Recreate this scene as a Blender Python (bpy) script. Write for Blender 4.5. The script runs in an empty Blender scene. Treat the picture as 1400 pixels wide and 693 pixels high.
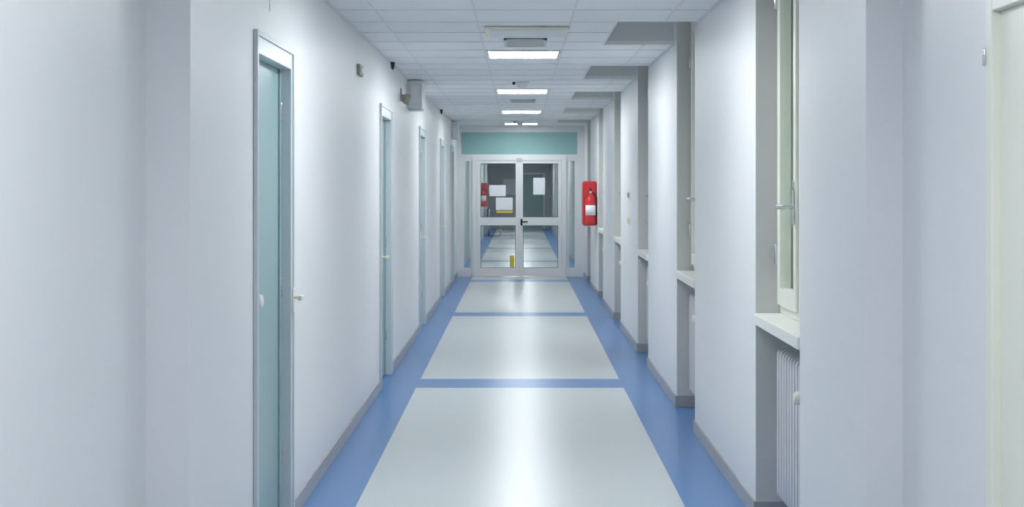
import bpy, bmesh, math
from mathutils import Vector, Matrix
S = bpy.context.scene
S.view_settings.view_transform = 'Standard'
S.view_settings.look = 'None'

# ---------------------------------------------------------------- materials
def mat(name, col, rough=0.5, metal=0.0, spec=0.5, nscale=0, namt=0.0, bscale=0, bstr=0.0, bdist=0.002, coat=0.0, stretch=None):
    m = bpy.data.materials.new(name); m.use_nodes = True
    nt = m.node_tree; b = nt.nodes['Principled BSDF']
    b.inputs['Base Color'].default_value = col
    b.inputs['Roughness'].default_value = rough
    b.inputs['Metallic'].default_value = metal
    b.inputs['Specular IOR Level'].default_value = spec
    b.inputs['Coat Weight'].default_value = coat
    b.inputs['Coat Roughness'].default_value = 0.12
    tc = nt.nodes.new('ShaderNodeTexCoord')
    src = tc.outputs['Object']
    if stretch:
        mp = nt.nodes.new('ShaderNodeMapping'); mp.inputs['Scale'].default_value = stretch
        nt.links.new(src, mp.inputs['Vector']); src = mp.outputs['Vector']
    if nscale:
        n = nt.nodes.new('ShaderNodeTexNoise'); n.inputs['Scale'].default_value = nscale; n.inputs['Detail'].default_value = 4
        nt.links.new(src, n.inputs['Vector'])
        mx = nt.nodes.new('ShaderNodeMix'); mx.data_type = 'RGBA'
        mx.inputs[6].default_value = tuple(c*(1-namt) for c in col[:3])+(1,)
        mx.inputs[7].default_value = tuple(min(1, c*(1+namt)) for c in col[:3])+(1,)
        nt.links.new(n.outputs['Fac'], mx.inputs[0]); nt.links.new(mx.outputs[2], b.inputs['Base Color'])
    if bscale:
        n2 = nt.nodes.new('ShaderNodeTexNoise'); n2.inputs['Scale'].default_value = bscale; n2.inputs['Detail'].default_value = 3
        nt.links.new(src, n2.inputs['Vector'])
        bp = nt.nodes.new('ShaderNodeBump'); bp.inputs['Strength'].default_value = bstr; bp.inputs['Distance'].default_value = bdist
        nt.links.new(n2.outputs['Fac'], bp.inputs['Height']); nt.links.new(bp.outputs['Normal'], b.inputs['Normal'])
    return m

def emis(name, col, s):
    m = bpy.data.materials.new(name); m.use_nodes = True
    nt = m.node_tree; nt.nodes.remove(nt.nodes['Principled BSDF'])
    e = nt.nodes.new('ShaderNodeEmission'); e.inputs[0].default_value = col; e.inputs[1].default_value = s
    nt.links.new(e.outputs[0], nt.nodes['Material Output'].inputs[0]); return m

def glassmat(name, tint=(0.97, 0.99, 0.985, 1)):
    m = bpy.data.materials.new(name); m.use_nodes = True
    nt = m.node_tree; nt.nodes.remove(nt.nodes['Principled BSDF'])
    t = nt.nodes.new('ShaderNodeBsdfTransparent'); t.inputs[0].default_value = tint
    g = nt.nodes.new('ShaderNodeBsdfGlossy'); g.inputs['Roughness'].default_value = 0.02
    mx = nt.nodes.new('ShaderNodeMixShader'); mx.inputs[0].default_value = 0.045
    nt.links.new(t.outputs[0], mx.inputs[1]); nt.links.new(g.outputs[0], mx.inputs[2])
    nt.links.new(mx.outputs[0], nt.nodes['Material Output'].inputs[0]); return m

WALL = mat('wall_paint', (0.80, 0.81, 0.828, 1), 0.42, nscale=1.2, namt=0.02, bscale=90, bstr=0.22, bdist=0.002)
REVEAL = mat('reveal_grey', (0.62, 0.625, 0.62, 1), 0.5, nscale=2, namt=0.02, bscale=90, bstr=0.22)  # far end face of each niche, darker grey than the wall
SHAFT = mat('ceiling_shaft_paint', (0.74, 0.75, 0.76, 1), 0.6, nscale=3, namt=0.03)
CEIL = mat('ceiling_tile', (0.86, 0.885, 0.89, 1), 0.6, nscale=180, namt=0.04, bscale=240, bstr=0.12)
TBAR = mat('ceiling_tbar', (0.74, 0.76, 0.78, 1), 0.4, nscale=4, namt=0.02)
VGREY = mat('vinyl_grey', (0.56, 0.595, 0.605, 1), 0.29, spec=0.5, nscale=60, namt=0.05, bscale=9, bstr=0.04, bdist=0.002)
VBLUE = mat('vinyl_blue', (0.095, 0.225, 0.48, 1), 0.29, spec=0.42, nscale=60, namt=0.10, bscale=9, bstr=0.04, bdist=0.002)
BASEM = mat('baseboard_rubber', (0.39, 0.385, 0.39, 1), 0.35, nscale=10, namt=0.06)
FRAME = mat('painted_steel_frame', (0.62, 0.67, 0.70, 1), 0.3, nscale=5, namt=0.02)
ALU = mat('white_aluminium', (0.80, 0.82, 0.83, 1), 0.28, nscale=6, namt=0.02)
GASK = mat('dark_gasket', (0.16, 0.17, 0.18, 1), 0.6, nscale=10, namt=0.1)
TEAL = mat('teal_laminate', (0.31, 0.45, 0.465, 1), 0.3, nscale=3, namt=0.03)
TEALH = mat('teal_header_panel', (0.30, 0.50, 0.495, 1), 0.7, spec=0.2, nscale=3, namt=0.03)
CREAM = mat('cream_lacquer', (0.83, 0.84, 0.75, 1), 0.35, nscale=4, namt=0.02)
SHUT = mat('roller_shutter', (0.74, 0.76, 0.68, 1), 0.6, nscale=8, namt=0.05)
STONE = mat('sill_marble', (0.84, 0.84, 0.80, 1), 0.3, nscale=12, namt=0.05)
CHROME = mat('brushed_metal', (0.62, 0.63, 0.65, 1), 0.25, metal=1.0, nscale=30, namt=0.05)
BLACK = mat('black_plastic', (0.02, 0.02, 0.022, 1), 0.4, nscale=20, namt=0.1)
RED = mat('red_enamel', (0.58, 0.03, 0.035, 1), 0.3, nscale=10, namt=0.05)
PAPER = mat('paper', (0.84, 0.87, 0.91, 1), 0.8, nscale=20, namt=0.02)
YEL = mat('yellow_plastic', (0.75, 0.58, 0.06, 1), 0.5, nscale=10, namt=0.05)
IVORY = mat('ivory_plastic', (0.80, 0.78, 0.66, 1), 0.4, nscale=10, namt=0.03)
BEIGE = mat('beige_device', (0.36, 0.35, 0.29, 1), 0.5, nscale=10, namt=0.05)
WPLA = mat('white_plastic', (0.74, 0.76, 0.77, 1), 0.4, nscale=10, namt=0.02)
RADM = mat('radiator_enamel', (0.60, 0.60, 0.63, 1), 0.4, nscale=10, namt=0.02)
GRILL = mat('grille_grey', (0.54, 0.56, 0.57, 1), 0.4, nscale=10, namt=0.04)
NAVY = mat('navy_fabric', (0.05, 0.07, 0.16, 1), 0.8, nscale=40, namt=0.2)
DARKW = mat('wall_dimness_in_colour', (0.46, 0.51, 0.52, 1), 0.6, nscale=2, namt=0.03)  # walls past the glass: dim corridor light put into a darker wall colour
GLASS = glassmat('clear_glass')
LIT = emis('luminaire_diffuser', (0.935, 0.975, 1.0, 1), 38)
LITE = emis('luminaire_diffuser_low', (0.935, 0.975, 1.0, 1), 20)
LITD = emis('luminaire_diffuser_dim', (0.935, 0.975, 1.0, 1), 40)

# ---------------------------------------------------------------- mesh builder
class MB:
    def __init__(s): s.v = []; s.f = []; s.m = []; s.mats = []; s.sm = []
    def mi(s, m):
        if m not in s.mats: s.mats.append(m)
        return s.mats.index(m)
    def quad(s, pts, m):
        n = len(s.v); s.v += [tuple(p) for p in pts]; s.f.append(tuple(range(n, n+len(pts)))); s.m.append(s.mi(m)); s.sm.append(False)
    def box(s, x0, x1, y0, y1, z0, z1, m):
        x0, x1 = sorted((x0, x1)); y0, y1 = sorted((y0, y1)); z0, z1 = sorted((z0, z1))
        n = len(s.v)
        s.v += [(x0,y0,z0),(x1,y0,z0),(x1,y1,z0),(x0,y1,z0),(x0,y0,z1),(x1,y0,z1),(x1,y1,z1),(x0,y1,z1)]
        for q in ((0,3,2,1),(4,5,6,7),(0,1,5,4),(1,2,6,5),(2,3,7,6),(3,0,4,7)):
            s.f.append(tuple(n+i for i in q)); s.m.append(s.mi(m)); s.sm.append(False)
    def tube(s, prof, p0, ax, m, seg=20):
        """lathe: prof list of (t along axis, radius)"""
        ax = Vector(ax).normalized(); p0 = Vector(p0)
        a = ax.orthogonal().normalized(); b = ax.cross(a)
        n = len(s.v)
        for t, r in prof:
            for i in range(seg):
                th = 2*math.pi*i/seg
                s.v.append(tuple(p0+ax*t+a*(r*math.cos(th))+b*(r*math.sin(th))))
        for k in range(len(prof)-1):
            for i in range(seg):
                j = (i+1) % seg
                s.f.append((n+k*seg+i, n+k*seg+j, n+(k+1)*seg+j, n+(k+1)*seg+i)); s.m.append(s.mi(m)); s.sm.append(True)
        s.f.append(tuple(n+i for i in reversed(range(seg)))); s.m.append(s.mi(m)); s.sm.append(False)
        e = n+(len(prof)-1)*seg
        s.f.append(tuple(e+i for i in range(seg))); s.m.append(s.mi(m)); s.sm.append(False)
    def cyl(s, p0, p1, r, m, seg=16):
        d = Vector(p1)-Vector(p0); s.tube([(0, r), (d.length, r)], p0, d, m, seg)
    def rbox(s, x0, x1, y0, y1, z0, z1, r, m, axis='y', seg=6):
        """box with corners rounded in plane perpendicular to axis"""
        def ring(a0, a1, b0, b1):
            out = []
            for (ca, cb, st) in ((a1-r, b1-r, 0), (a0+r, b1-r, 90), (a0+r, b0+r, 180), (a1-r, b0+r, 270)):
                for i in range(seg+1):
                    th = math.radians(st+90*i/seg); out.append((ca+r*math.cos(th), cb+r*math.sin(th)))
            return out
        if axis == 'y': R = ring(x0, x1, z0, z1); A = [(a, y0, b) for a, b in R]; B = [(a, y1, b) for a, b in R]
        elif axis == 'x': R = ring(y0, y1, z0, z1); A = [(x0, a, b) for a, b in R]; B = [(x1, a, b) for a, b in R]
        else: R = ring(x0, x1, y0, y1); A = [(a, b, z0) for a, b in R]; B = [(a, b, z1) for a, b in R]
        n = len(s.v); k = len(R); s.v += A+B
        for i in range(k):
            j = (i+1) % k; s.f.append((n+i, n+j, n+k+j, n+k+i)); s.m.append(s.mi(m)); s.sm.append(False)
        s.f.append(tuple(range(n, n+k))); s.m.append(s.mi(m)); s.sm.append(False)
        s.f.append(tuple(range(n+k, n+2*k))); s.m.append(s.mi(m)); s.sm.append(False)
    def build(s, name, bevel=0.0):
        me = bpy.data.meshes.new(name); me.from_pydata(s.v, [], s.f)
        for m in s.mats: me.materials.append(m)
        for p, i, sm in zip(me.polygons, s.m, s.sm): p.material_index = i; p.use_smooth = sm
        bm = bmesh.new(); bm.from_mesh(me); bmesh.ops.recalc_face_normals(bm, faces=bm.faces); bm.to_mesh(me); bm.free()
        o = bpy.data.objects.new(name, me); S.collection.objects.link(o)
        if bevel:
            b = o.modifiers.new('bevel', 'BEVEL'); b.width = bevel; b.segments = 2; b.limit_method = 'ANGLE'; b.angle_limit = math.radians(50)
        return o

# ---------------------------------------------------------------- dimensions
XL, XR = -1.118, 1.165
XLN, XRN = -1.268, 1.289          # wider bay next to the camera
YB, YE, YF = -4.0, 24.0, 50.0
H = 2.70
ZS = 2.90                          # top of the window shafts
YJ_L, YJ_R = 4.55, 4.50
NICH = [(5.56, 6.60), (8.88, 9.90), (12.10, 13.15), (15.38, 16.40), (18.63, 19.65), (21.88, 22.90)]
DOORS_L = [(5.636, 6.537), (10.71, 11.63), (14.90, 15.80), (18.85, 19.75), (21.75, 22.55)]
DH = 2.285

# floor
f = MB()
xa, xb = -0.835, 0.845
f.quad([(-1.30, YB, 0), (xa, YB, 0), (xa, YF, 0), (-1.30, YF, 0)], VBLUE)
f.quad([(xb, YB, 0), (1.5, YB, 0), (1.5, YF, 0), (xb, YF, 0)], VBLUE)
y = YB
for k in range(-1, 8):
    c0 = 10.83+5.93*(k-1); c1 = c0+0.50
    if c0 > YF: break
    if c0 > y:
        f.quad([(xa, y, 0), (xb, y, 0), (xb, c0, 0), (xa, c0, 0)], VGREY)
    if c1 > YB:
        f.quad([(xa, max(c0, YB), 0), (xb, max(c0, YB), 0), (xb, c1, 0), (xa, c1, 0)], VBLUE); y = c1
if y < YF: f.quad([(xa, y, 0), (xb, y, 0), (xb, YF, 0), (xa, YF, 0)], VGREY)
f.quad([(-1.5, YB, -0.05), (1.6, YB, -0.05), (1.6, YF, -0.05), (-1.5, YF, -0.05)], VGREY)
f.build('floor')

# left wall
w = MB()
w.box(XLN-0.2, XLN, YB, YJ_L, 0, 2.8, WALL)
y = YJ_L
for a, b in DOORS_L:
    w.box(XL-0.35, XL, y, a, 0, 2.8, WALL); w.box(XL-0.35, XL, a, b, DH, 2.8, WALL); w.box(XL-0.35, XL-0.2, a, b, 0, DH, WALL); y = b
w.box(XL-0.35, XL, y, YE, 0, 2.8, WALL)
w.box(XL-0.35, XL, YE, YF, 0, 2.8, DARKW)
w.build('wall_left')
# right wall
w = MB()
ND = (2.72, 3.66); NDH = 2.16
w.box(XRN, XRN+0.4, YB, ND[0], 0, 3.1, WALL); w.box(XRN, XRN+0.4, *ND, NDH, 3.1, WALL); w.box(XRN+0.2, XRN+0.4, *ND, 0, NDH, WALL)
w.box(XRN, XRN+0.4, ND[1], YJ_R, 0, 3.1, WALL)
y = YJ_R
for a, b in NICH:
    w.box(XR, 1.69, y, a, 0, 3.1, WALL)
    w.box(1.40, 1.69, a, b, 0, 0.95, WALL)
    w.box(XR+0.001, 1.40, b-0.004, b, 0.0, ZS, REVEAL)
    y = b
w.box(XR, 1.69, y, YE, 0, 3.1, WALL)
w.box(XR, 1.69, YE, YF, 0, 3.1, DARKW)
w.build('wall_right')
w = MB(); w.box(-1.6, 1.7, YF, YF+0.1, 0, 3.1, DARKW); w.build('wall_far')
w = MB(); w.box(-1.6, 1.7, YB-0.1, YB, 0, 3.1, WALL); w.build('wall_back')

# ceiling
c = MB()
XS = 0.64
c.box(-1.5, XS, YB, YF, H, H+0.03, CEIL)
y = YB
SH = [(a-0.20, b+0.22) for a, b in NICH]
for a, b in SH:
    c.box(XS+0.0, XR if y > YJ_R else 1.5, y, a, H, H+0.03, CEIL)
    c.box(XS-0.02, XS, a, b, H+0.03, ZS, SHAFT); c.box(XS, XR, a-0.02, a, H+0.03, ZS, SHAFT)
    c.box(XS, XR, b, b+0.02, H+0.03, ZS, SHAFT); c.box(XS-0.02, 1.6, a-0.02, b+0.02, ZS, ZS+0.03, SHAFT)
    y = b
c.box(XS, XR, y, YF, H, H+0.03, CEIL)
c.build('ceiling')
g = MB(); t = 0.006; zt = H-0.004
for x in (-0.875, -0.272, 0.335):
    g.box(x-t, x+t, YB, YE-0.06, zt, H, TBAR)
def inshaft(yy):
    return any(a < yy < b for a, b in SH)
y = YB
for a, b in SH+[(YE-0.06, YE)]:
    g.box(0.94-t, 0.94+t, y, a, zt, H, TBAR); y = b
yy = 10.49-0.6*24
while yy < YE-0.1:
    if yy > YB:
        g.box(XL+0.02, XS if inshaft(yy) else XR-0.02, yy-t, yy+t, zt, H, TBAR)
    yy += 0.6
g.box(XL, XL+0.02, YJ_L, YE-0.06, zt, H, TBAR)
y = YJ_R
for a, b in SH+[(YE-0.06, YE)]:
    if a > y: g.box(XR-0.02, XR, y, a, zt, H, TBAR)
    g.box(XS-0.012, XS-0.001, a, b, zt, H, TBAR); y = b
g.build('trim_1')

# luminaires
def luminaire(yc, lit):
    l = MB(); x0, x1 = -0.262, 0.325; y0, y1 = yc, yc+0.585
    z = H-0.012; w_ = 0.02
    l.box(x0, x0+w_, y0, y1, z, H, WPLA); l.box(x1-w_, x1, y0, y1, z, H, WPLA)
    l.box(x0+w_, x1-w_, y0, y0+w_, z, H, WPLA); l.box(x0+w_, x1-w_, y1-w_, y1, z, H, WPLA)
    l.box(x0+w_, x1-w_, y0+w_, y1-w_, z+0.003, H-0.001, lit)
    l.build('ceiling_light')
for yc in (-2.1, 2.1, 6.3, 10.5, 14.75, 18.95): luminaire(yc, LIT)
luminaire(22.70, LITE)
for yc in (26.5, 31.0, 35.5, 40.0, 45.0): luminaire(yc, LITD)

def vent(x0, x1, y0, y1):
    v = MB(); z = H-0.015
    v.box(x0, x1, y0, y0+0.02, z, H, GRILL); v.box(x0, x1, y1-0.02, y1, z, H, GRILL)
    v.box(x0, x0+0.02, y0, y1, z, H, GRILL); v.box(x1-0.02, x1, y0, y1, z, H, GRILL)
    v.box(x0, x1, y0, y1, H-0.004, H, GASK)
    yy = y0+0.04
    while yy < y1-0.03:
        v.box(x0+0.02, x1-0.02, yy, yy+0.022, z+0.002, z+0.010, GRILL); yy += 0.04
    v.build('ceiling_air_vent')
vent(-0.11, 0.20, 9.65, 10.15); vent(-0.11, 0.20, 16.5, 17.0)
def hatch(y0, y1):
    v = MB(); v.rbox(-0.235, 0.335, y0, y1, H-0.02, H-0.004, 0.006, IVORY, 'y'); v.box(-0.20, 0.30, y0+0.04, y1-0.04, H-0.024, H-0.02, WPLA); v.build('ceiling_access_panel', 0.003)
hatch(8.92, 9.42)
def detector(x, y):
    d = MB(); d.tube([(0, 0.075), (0.02, 0.075), (0.022, 0.055), (0.05, 0.05), (0.065, 0.03)], (x, y, H), (0, 0, -1), WPLA, 24)
    d.box(x-0.10, x-0.075, y-0.01, y+0.01, H-0.03, H, BLACK)
    d.build('smoke_detector')
detector(0.03, 13.75); detector(0.01, 22.2)

# baseboards
b_ = MB(); bh, bt = 0.085, 0.012
b_.box(XLN, XLN+bt, YB, YJ_L, 0, bh, BASEM); b_.box(XLN, XL, YJ_L-bt, YJ_L, 0, bh, BASEM)
y = YJ_L-bt
for a, bb in DOORS_L:
    b_.box(XL, XL+bt, y, a, 0, bh, BASEM); y = bb
b_.box(XL, XL+bt, y, YE-0.06, 0, bh, BASEM)
b_.build('baseboard_left', 0.002)
b_ = MB()
b_.box(XRN-bt, XRN, YB, ND[0]-0.05, 0, bh, BASEM); b_.box(XRN-bt, XRN, ND[1]+0.05, YJ_R, 0, bh, BASEM); b_.box(XR, XRN, YJ_R-bt, YJ_R, 0, bh, BASEM)
y = YJ_R-bt
for a, bb in NICH:
    b_.box(XR-bt, XR, y, a, 0, bh, BASEM)
    b_.box(XR-bt, 1.39, bb-bt-0.004, bb-0.004, 0, bh, BASEM)
    b_.box(1.388, 1.40, a, bb-bt-0.004, 0, bh, BASEM)
    y = bb-bt
b_.box(XR-bt, XR, y, YE-0.06, 0, bh, BASEM)
b_.build('baseboard_right', 0.002)

# doors on the left wall
def side_door(n, a, b, style):
    d = MB(); fw = 0.05
    d.box(XL-0.12, XL+0.012, a, a+fw, 0, DH, FRAME); d.box(XL-0.12, XL+0.012, b-fw, b, 0, DH, FRAME); d.box(XL-0.12, XL+0.012, a+fw, b-fw, DH-0.085, DH, FRAME)
    for (y0, y1, z0, z1) in ((a-0.012, a+0.012, 0, DH+0.012), (b-0.012, b+0.012, 0, DH+0.012), (a, b, DH-0.012, DH+0.012)):
        d.box(XL, XL+0.02, y0, y1, z0, z1, FRAME)
    lx = XL-0.045
    d.box(lx-0.04, lx, a+fw, b-fw, 0.008, DH-0.085, TEAL)
    d.box(lx, lx+0.006, a+fw+0.20, a+fw+0.206, 0.02, DH-0.10, FRAME)
    d.box(lx, lx+0.010, b-fw-0.03, b-fw, 0.01, DH-0.085, TEAL)
    for z in (0.3, 1.1, 1.95):
        d.cyl((lx+0.008, b-fw-0.01, z), (lx+0.008, b-fw-0.01, z+0.09), 0.008, CHROME, 10)
    if style == 0:
        yk, zk = a+fw+0.07, 1.14
        d.tube([(0, 0.032), (0.008, 0.032), (0.012, 0.012), (0.030, 0.012), (0.036, 0.028), (0.054, 0.030), (0.062, 0.018)], (lx, yk, zk), (1, 0, 0), ALU, 20)
        d.rbox(XL+0.012, XL+0.022, b-0.035, b-0.005, 1.02, 1.14, 0.004, IVORY, 'x')
        d.cyl((XL+0.02, b-0.02, 1.095), (XL+0.065, b-0.02, 1.095), 0.009, IVORY, 12)
        d.rbox(XL+0.05, XL+0.07, b-0.09, b-0.01, 1.083, 1.107, 0.006, IVORY, 'y')
    else:
        yk, zk = a+0.025, 1.06
        d.rbox(XL+0.012, XL+0.02, yk-0.02, yk+0.02, zk-0.09, zk+0.05, 0.006, IVORY, 'x')
        d.cyl((XL+0.018, yk, zk), (XL+0.055, yk, zk), 0.009, IVORY, 12)
        d.rbox(XL+0.045, XL+0.065, yk, yk+0.11, zk-0.011, zk+0.011, 0.006, IVORY, 'y')
    d.build('door_%d' % n, 0.003)
for i, (a, b) in enumerate(DOORS_L): side_door(i+1, a, b, 0 if i == 0 else 1)

# near right cream door
d = MB(); a, b = ND; fw = 0.045
d.box(XRN-0.014, XRN+0.12, a, a+fw, 0, NDH, CREAM); d.box(XRN-0.014, XRN+0.12, b-fw, b, 0, NDH, CREAM); d.box(XRN-0.014, XRN+0.12, a+fw, b-fw, NDH-0.05, NDH, CREAM)
d.box(XRN+0.012, XRN+0.05, a+fw, b-fw, 0.008, NDH-0.05, CREAM)
for z in (0.3, 1.965):
    d.cyl((XRN-0.016, b+0.002, z), (XRN-0.016, b+0.002, z+0.05), 0.006, CHROME, 12)
d.tube([(0, 0.024), (0.006, 0.024), (0.008, 0.009), (0.05, 0.009)], (XRN+0.012, a+0.11, 1.05), (-1, 0, 0), CHROME, 16)
d.rbox(XRN-0.045, XRN-0.03, a+0.10, a+0.22, 1.04, 1.06, 0.006, CHROME, 'y')
d.build('door_6', 0.003)

# windows
def window(n, a, b):
    w = MB(); x = 1.285; z0, z1 = 1.012, ZS-0.01; y0, y1 = a+0.003, b-0.006
    fr = 0.05
    w.box(x, x+0.07, y0, y0+fr, z0, z1, CREAM); w.box(x, x+0.07, y1-fr, y1, z0, z1, CREAM)
    w.box(x, x+0.07, y0+fr, y1-fr, z0, z0+0.06, CREAM); w.box(x, x+0.07, y0+fr, y1-fr, z1-0.06, z1, CREAM)
    ym = (a+b)/2
    for (p, q) in ((y0+fr-0.012, ym-0.002), (ym+0.002, y1-fr+0.012)):
        s_ = 0.065; xx = x-0.022
        w.box(xx, xx+0.055, p, p+s_, z0+0.045, z1-0.05, CREAM); w.box(xx, xx+0.055, q-s_, q, z0+0.045, z1-0.05, CREAM)
        w.box(xx, xx+0.055, p+s_, q-s_, z0+0.045, z0+0.13, CREAM); w.box(xx, xx+0.055, p+s_, q-s_, z1-0.13, z1-0.05, CREAM)
        w.box(xx+0.025, xx+0.030, p+s_, q-s_, z0+0.13, z1-0.13, GLASS)
    w.box(x-0.036, x-0.022, ym-0.025, ym+0.025, z0+0.05, z1-0.06, CREAM)
    zz = z0
    while zz < z1-0.02:
        w.box(x+0.058, x+0.068, y0, y1, zz, zz+0.045, SHUT); zz += 0.05
    w.box(x+0.068, x+0.076, y0, y1, z0-0.06, z1, SHUT)
    w.rbox(x-0.046, x-0.036, ym-0.016, ym+0.016, 1.46, 1.62, 0.006, CHROME, 'x')
    w.cyl((x-0.045, ym, 1.54), (x-0.085, ym, 1.54), 0.009, CHROME, 12)
    w.rbox(x-0.095, x-0.075, ym-0.012, ym+0.13, 1.528, 1.552, 0.007, CHROME, 'y')
    w.cyl((x-0.04, ym, 1.62), (x-0.04, ym, 1.66), 0.006, CHROME, 10)
    for z in (1.25, 2.5):
        w.cyl((x-0.028, y1-fr+0.015, z), (x-0.028, y1-fr+0.015, z+0.10), 0.009, CHROME, 12)
    w.build('window_%d' % n, 0.003)
    s = MB(); s.box(XR-0.012, 1.40, a+0.002, b-0.006, 0.955, 1.01, STONE); s.build('window_sill', 0.006)
    r = MB(); rx0, rx1 = 1.235, 1.335; ry0, ry1 = a+0.14, b-0.17; nf = 12; st = (ry1-ry0)/nf
    for i in range(nf):
        yy = ry0+i*st
        r.rbox(rx0, rx1, yy+0.008, yy+st-0.008, 0.14, 0.86, 0.03, RADM, 'y', 4)
        r.box(rx0+0.035, rx1-0.035, yy, yy+st, 0.17, 0.21, RADM); r.box(rx0+0.035, rx1-0.035, yy, yy+st, 0.79, 0.83, RADM)
    xv = 1.21
    r.cyl((xv, ry0-0.04, 0.74), (rx0+0.05, ry0-0.04, 0.74), 0.012, CHROME, 12)
    r.cyl((rx0+0.05, ry0-0.045, 0.74), (rx0+0.05, ry0+0.02, 0.74), 0.012, CHROME, 12)
    r.tube([(0, 0.014), (0.01, 0.026), (0.04, 0.028), (0.05, 0.018)], (xv, ry0-0.04, 0.74), (-1, 0, 0), IVORY, 18)
    r.cyl((rx0+0.05, ry0-0.04, 0.0), (rx0+0.05, ry0-0.04, 0.75), 0.009, RADM, 12)
    for yy in (ry0+0.1, ry1-0.1): r.box(rx1-0.02, 1.40, yy-0.015, yy+0.015, 0.70, 0.73, RADM)
    r.build('radiator', 0.002)
for i, (a, b) in enumerate(NICH): window(i+1, a, b)

# ---------------------------------------------------------------- end screen
s_ = 76.2
def PX(px): return (px-710)/s_
def PZ(py): return 1.64-(py-253)/s_
e = MB()
y0, y1 = YE-0.04, YE+0.04
e.box(XL, XR, YE-0.03, YE+0.03, PZ(181), H, ALU)
e.box(PX(631), PX(789), YE-0.05, YE+0.03, PZ(211), PZ(181), TEALH)
e.box(XL, PX(631), y0, y1, 0, PZ(181), ALU); e.box(PX(789), XR, y0, y1, 0, PZ(181), ALU)
e.box(PX(631), PX(789), y0-0.01, y1, PZ(214), PZ(211), ALU)
e.box(PX(646), PX(652), y0-0.02, y1, 0, PZ(214), ALU); e.box(PX(768), PX(774), y0-0.02, y1, 0, PZ(214), ALU)
e.box(PX(652), PX(768), y0-0.02, y1, PZ(219), PZ(214), ALU)
for (p, q) in ((631, 646), (774, 789)):
    e.box(PX(p), PX(q), y0, y1, PZ(220), PZ(214), ALU); e.box(PX(p), PX(q), y0, y1, 0, PZ(366), ALU)
    fw = 0.045
    e.box(PX(p), PX(p)+fw, YE-0.03, YE+0.03, PZ(366), PZ(220), ALU); e.box(PX(q)-fw, PX(q), YE-0.03, YE+0.03, PZ(366), PZ(220), ALU)
    e.box(PX(p)+fw, PX(q)-fw, YE-0.004, YE+0.004, PZ(366), PZ(220), GLASS)
e.build('glazed_partition')
d = MB()
for (p, q) in ((652.3, 709.8), (710.2, 767.7)):
    sw = 4.8; X0, X1 = PX(p), PX(q); w_ = sw/s_; ya, yb = YE-0.05, YE-0.005
    d.box(X0, X0+w_, ya, yb, 0.01, PZ(219.3), ALU); d.box(X1-w_, X1, ya, yb, 0.01, PZ(219.3), ALU)
    for (t0, t1) in ((223.5, 219.3), (308, 297), (376.8, 366)):
        d.box(X0+w_, X1-w_, ya, yb, PZ(t0), PZ(t1), ALU)
    for (t0, t1) in ((297, 223.5), (366, 308)):
        d.box(X0+w_, X1-w_, YE-0.03, YE-0.024, PZ(t0), PZ(t1), GLASS)
        gk = 0.010
        d.box(X0+w_, X0+w_+gk, YE-0.036, YE-0.020, PZ(t0), PZ(t1), GASK); d.box(X1-w_-gk, X1-w_, YE-0.036, YE-0.020, PZ(t0), PZ(t1), GASK)
        d.box(X0+w_, X1-w_, YE-0.036, YE-0.020, PZ(t1)-gk, PZ(t1), GASK); d.box(X0+w_, X1-w_, YE-0.036, YE-0.020, PZ(t0), PZ(t0)+gk, GASK)
d.box(-0.018, 0.018, YE-0.062, YE-0.05, 0.02, PZ(219.5), ALU)
d.rbox(0.022, 0.058, YE-0.062, YE-0.05, PZ(308), PZ(299), 0.008, BLACK, 'y')
d.cyl((0.04, YE-0.06, PZ(303)), (0.04, YE-0.11, PZ(303)), 0.012, BLACK, 12)
d.rbox(0.03, 0.15, YE-0.12, YE-0.10, PZ(303)-0.013, PZ(303)+0.013, 0.009, BLACK, 'y')
d.box(-0.05, 0.05, YE-0.07, YE-0.05, PZ(219.5)-0.02, PZ(216), GRILL)
d.build('door_7', 0.003)
def notice(px0, px1, py0, py1, m=PAPER):
    n = MB(); n.box(PX(px0), PX(px1), YE-0.034, YE-0.031, PZ(py1), PZ(py0), m); n.build('paper_notice')
notice(669, 691.5, 253, 268); notice(678, 701, 270, 287); notice(729, 745, 243, 266)
n = MB(); n.box(PX(679), PX(701), YE-0.034, YE-0.031, PZ(291), PZ(288), YEL); n.build('yellow_label_strip')
n = MB(); n.box(PX(697), PX(703), YE-0.034, YE-0.031, PZ(365), PZ(349), YEL); n.build('yellow_floor_tag')

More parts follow.
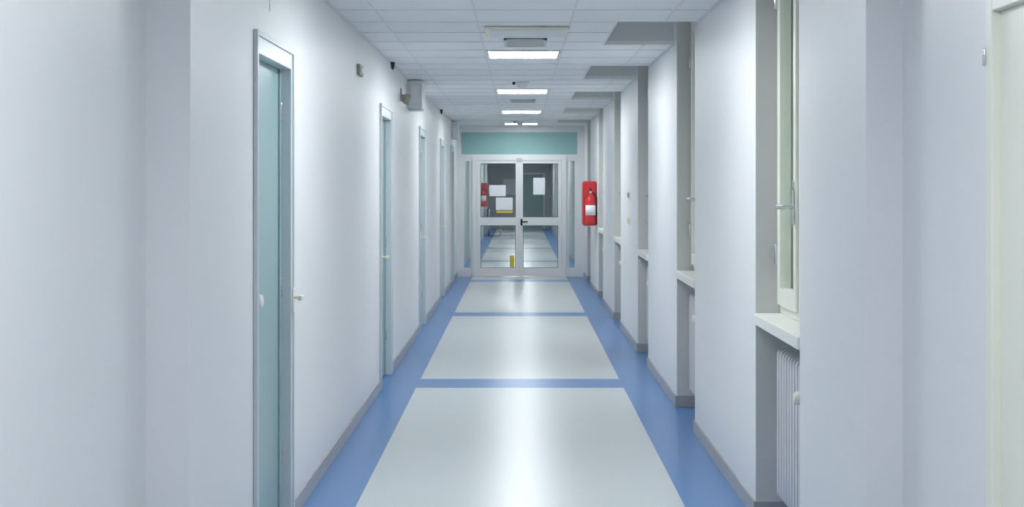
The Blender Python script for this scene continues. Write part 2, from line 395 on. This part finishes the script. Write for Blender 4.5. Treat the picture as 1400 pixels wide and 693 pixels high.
# fire equipment
def fire_point(xw, sgn, y):
    c = MB()
    xa_, xb_ = sorted((xw, xw+sgn*0.215))
    c.rbox(xa_, xb_, y+0.10, y+0.34, 1.03, 1.70, 0.035, RED, 'y')
    c.rbox(xa_+0.02, xb_-0.02, y+0.085, y+0.10, 1.06, 1.67, 0.03, RED, 'y')
    c.build('fire_hose_cabinet', 0.006)
    e = MB(); xc = xw+sgn*0.10; yc = y-0.01
    e.tube([(0, 0.060), (0.01, 0.072), (0.03, 0.075), (0.36, 0.075), (0.40, 0.066), (0.43, 0.045), (0.445, 0.024), (0.475, 0.022)], (xc, yc, 1.04), (0, 0, 1), RED, 28)
    e.tube([(0, 0.0762), (0.15, 0.0762)], (xc, yc, 1.19), (0, 0, 1), PAPER, 28)
    e.cyl((xc, yc, 1.51), (xc, yc, 1.55), 0.022, CHROME, 14)
    e.rbox(xc-0.015, xc+0.015, yc-0.09, yc+0.03, 1.55, 1.565, 0.004, BLACK, 'y'); e.rbox(xc-0.012, xc+0.012, yc-0.10, yc+0.03, 1.58, 1.592, 0.004, BLACK, 'y')
    e.box(xc-0.01, xc+0.01, yc+0.01, yc+0.03, 1.55, 1.59, BLACK)
    pts = [Vector((xc-sgn*0.02, yc, 1.53)), Vector((xc-sgn*0.075, yc-0.02, 1.50)), Vector((xc-sgn*0.088, yc-0.02, 1.40)), Vector((xc-sgn*0.088, yc-0.02, 1.18))]
    for p, q in zip(pts, pts[1:]): e.cyl(p, q, 0.010, BLACK, 10)
    xs = sorted((xw, xc)); e.box(xs[0], xs[1], yc-0.01, yc+0.01, 1.42, 1.45, BLACK); e.box(xs[0], xs[1], yc+0.07, yc+0.078, 1.1, 1.45, RED)
    e.build('fire_extinguisher')
fire_point(XR, -1, 20.0)
fire_point(XL, 1, 38.0)

# wall devices
v = MB(); v.rbox(XL, XL+0.022, 9.2, 9.42, 2.40, 2.475, 0.008, BEIGE, 'x'); v.rbox(XL+0.022, XL+0.03, 9.25, 9.37, 2.42, 2.455, 0.006, WPLA, 'x'); v.build('wall_junction_box', 0.002)
v = MB(); v.rbox(XL, XL+0.145, 13.4, 13.85, 2.41, 2.69, 0.015, WPLA, 'y'); v.box(XL+0.03, XL+0.115, 13.392, 13.40, 2.45, 2.65, ALU)
v.box(XL+0.0, XL+0.13, 13.5, 13.8, 2.40, 2.41, GRILL); v.build('wall_speaker', 0.004)
v = MB(); v.rbox(XL, XL+0.11, 22.0, 22.4, 2.40, 2.66, 0.015, WPLA, 'y'); v.box(XL+0.02, XL+0.09, 21.992, 22.0, 2.43, 2.63, ALU); v.build('wall_speaker', 0.004)
v = MB(); v.tube([(0, 0.03), (0.02, 0.03), (0.05, 0.05), (0.09, 0.05)], (XL, 12.6, 2.47), (1, 0, -0.35), BEIGE, 18); v.box(XL, XL+0.012, 12.56, 12.64, 2.43, 2.55, BEIGE); v.build('motion_sensor')
for z in (1.535, 1.265):
    v = MB(); v.rbox(XR-0.012, XR, 14.05, 14.25, z-0.04, z+0.04, 0.008, WPLA, 'x'); v.rbox(XR-0.018, XR-0.012, 14.10, 14.20, z-0.025, z+0.025, 0.004, GASK if z > 1.4 else YEL, 'x'); v.build('light_switch')
v = MB()
pts = [Vector((XL+0.003, 5.96, 2.56)), Vector((XL+0.004, 5.965, 2.47)), Vector((XL+0.004, 5.975, 2.44)), Vector((XL+0.003, 5.975, 2.415))]
for p, q in zip(pts, pts[1:]): v.cyl(p, q, 0.002, WPLA, 8)
v.build('wall_cable')
for yy in (11.5, 18.7):
    v = MB(); v.tube([(0, 0.02), (0.05, 0.014), (0.065, 0.006)], (XL+0.03, yy, H-0.004), (0, 0, -1), BLACK, 12); v.build('ceiling_hook')

# furniture beyond the glass
def chair(x, y, face):
    c = MB()
    c.rbox(x-0.22, x+0.22, y-0.24, y+0.24, 0.43, 0.48, 0.02, NAVY, 'y')
    xb_ = x-face*0.21
    c.rbox(min(xb_, xb_-face*0.04), max(xb_, xb_-face*0.04), y-0.23, y+0.23, 0.55, 0.88, 0.015, NAVY, 'y')
    for dx in (-0.19, 0.19):
        for dy in (-0.2, 0.2): c.cyl((x+dx, y+dy, 0), (x+dx, y+dy, 0.44 if dx*face > 0 else 0.85), 0.012, CHROME, 10)
    c.build('waiting_chair')
for yy in (43.0, 43.6, 44.2): chair(-0.80, yy, 1)
p = MB(); p.box(-0.62, 0.0, YF-0.03, YF, 1.25, 1.9, GRILL); p.box(-0.58, -0.04, YF-0.035, YF-0.03, 1.29, 1.86, PAPER); p.build('notice_board')
p = MB(); p.box(0.1, 0.95, YF-0.03, YF, 0, 2.1, ALU); p.box(0.16, 0.89, YF-0.04, YF-0.03, 0.02, 2.04, TEALH); p.cyl((0.22, YF-0.04, 1.05), (0.22, YF-0.09, 1.05), 0.015, CHROME, 10); p.build('door_8')

# world + camera
wd = bpy.data.worlds.new('world'); S.world = wd; wd.use_nodes = True
wd.node_tree.nodes['Background'].inputs[0].default_value = (0.8, 0.85, 0.9, 1); wd.node_tree.nodes['Background'].inputs[1].default_value = 0.3
cam = bpy.data.cameras.new('camera'); co = bpy.data.objects.new('camera', cam); S.collection.objects.link(co)
co.location = (0, 0, 1.64); co.rotation_euler = (math.radians(90), 0, 0)
cam.sensor_width = 36; cam.lens = 36*1830/1400; cam.shift_x = -10/1400; cam.shift_y = -93.5/1400; cam.clip_end = 200
S.camera = co
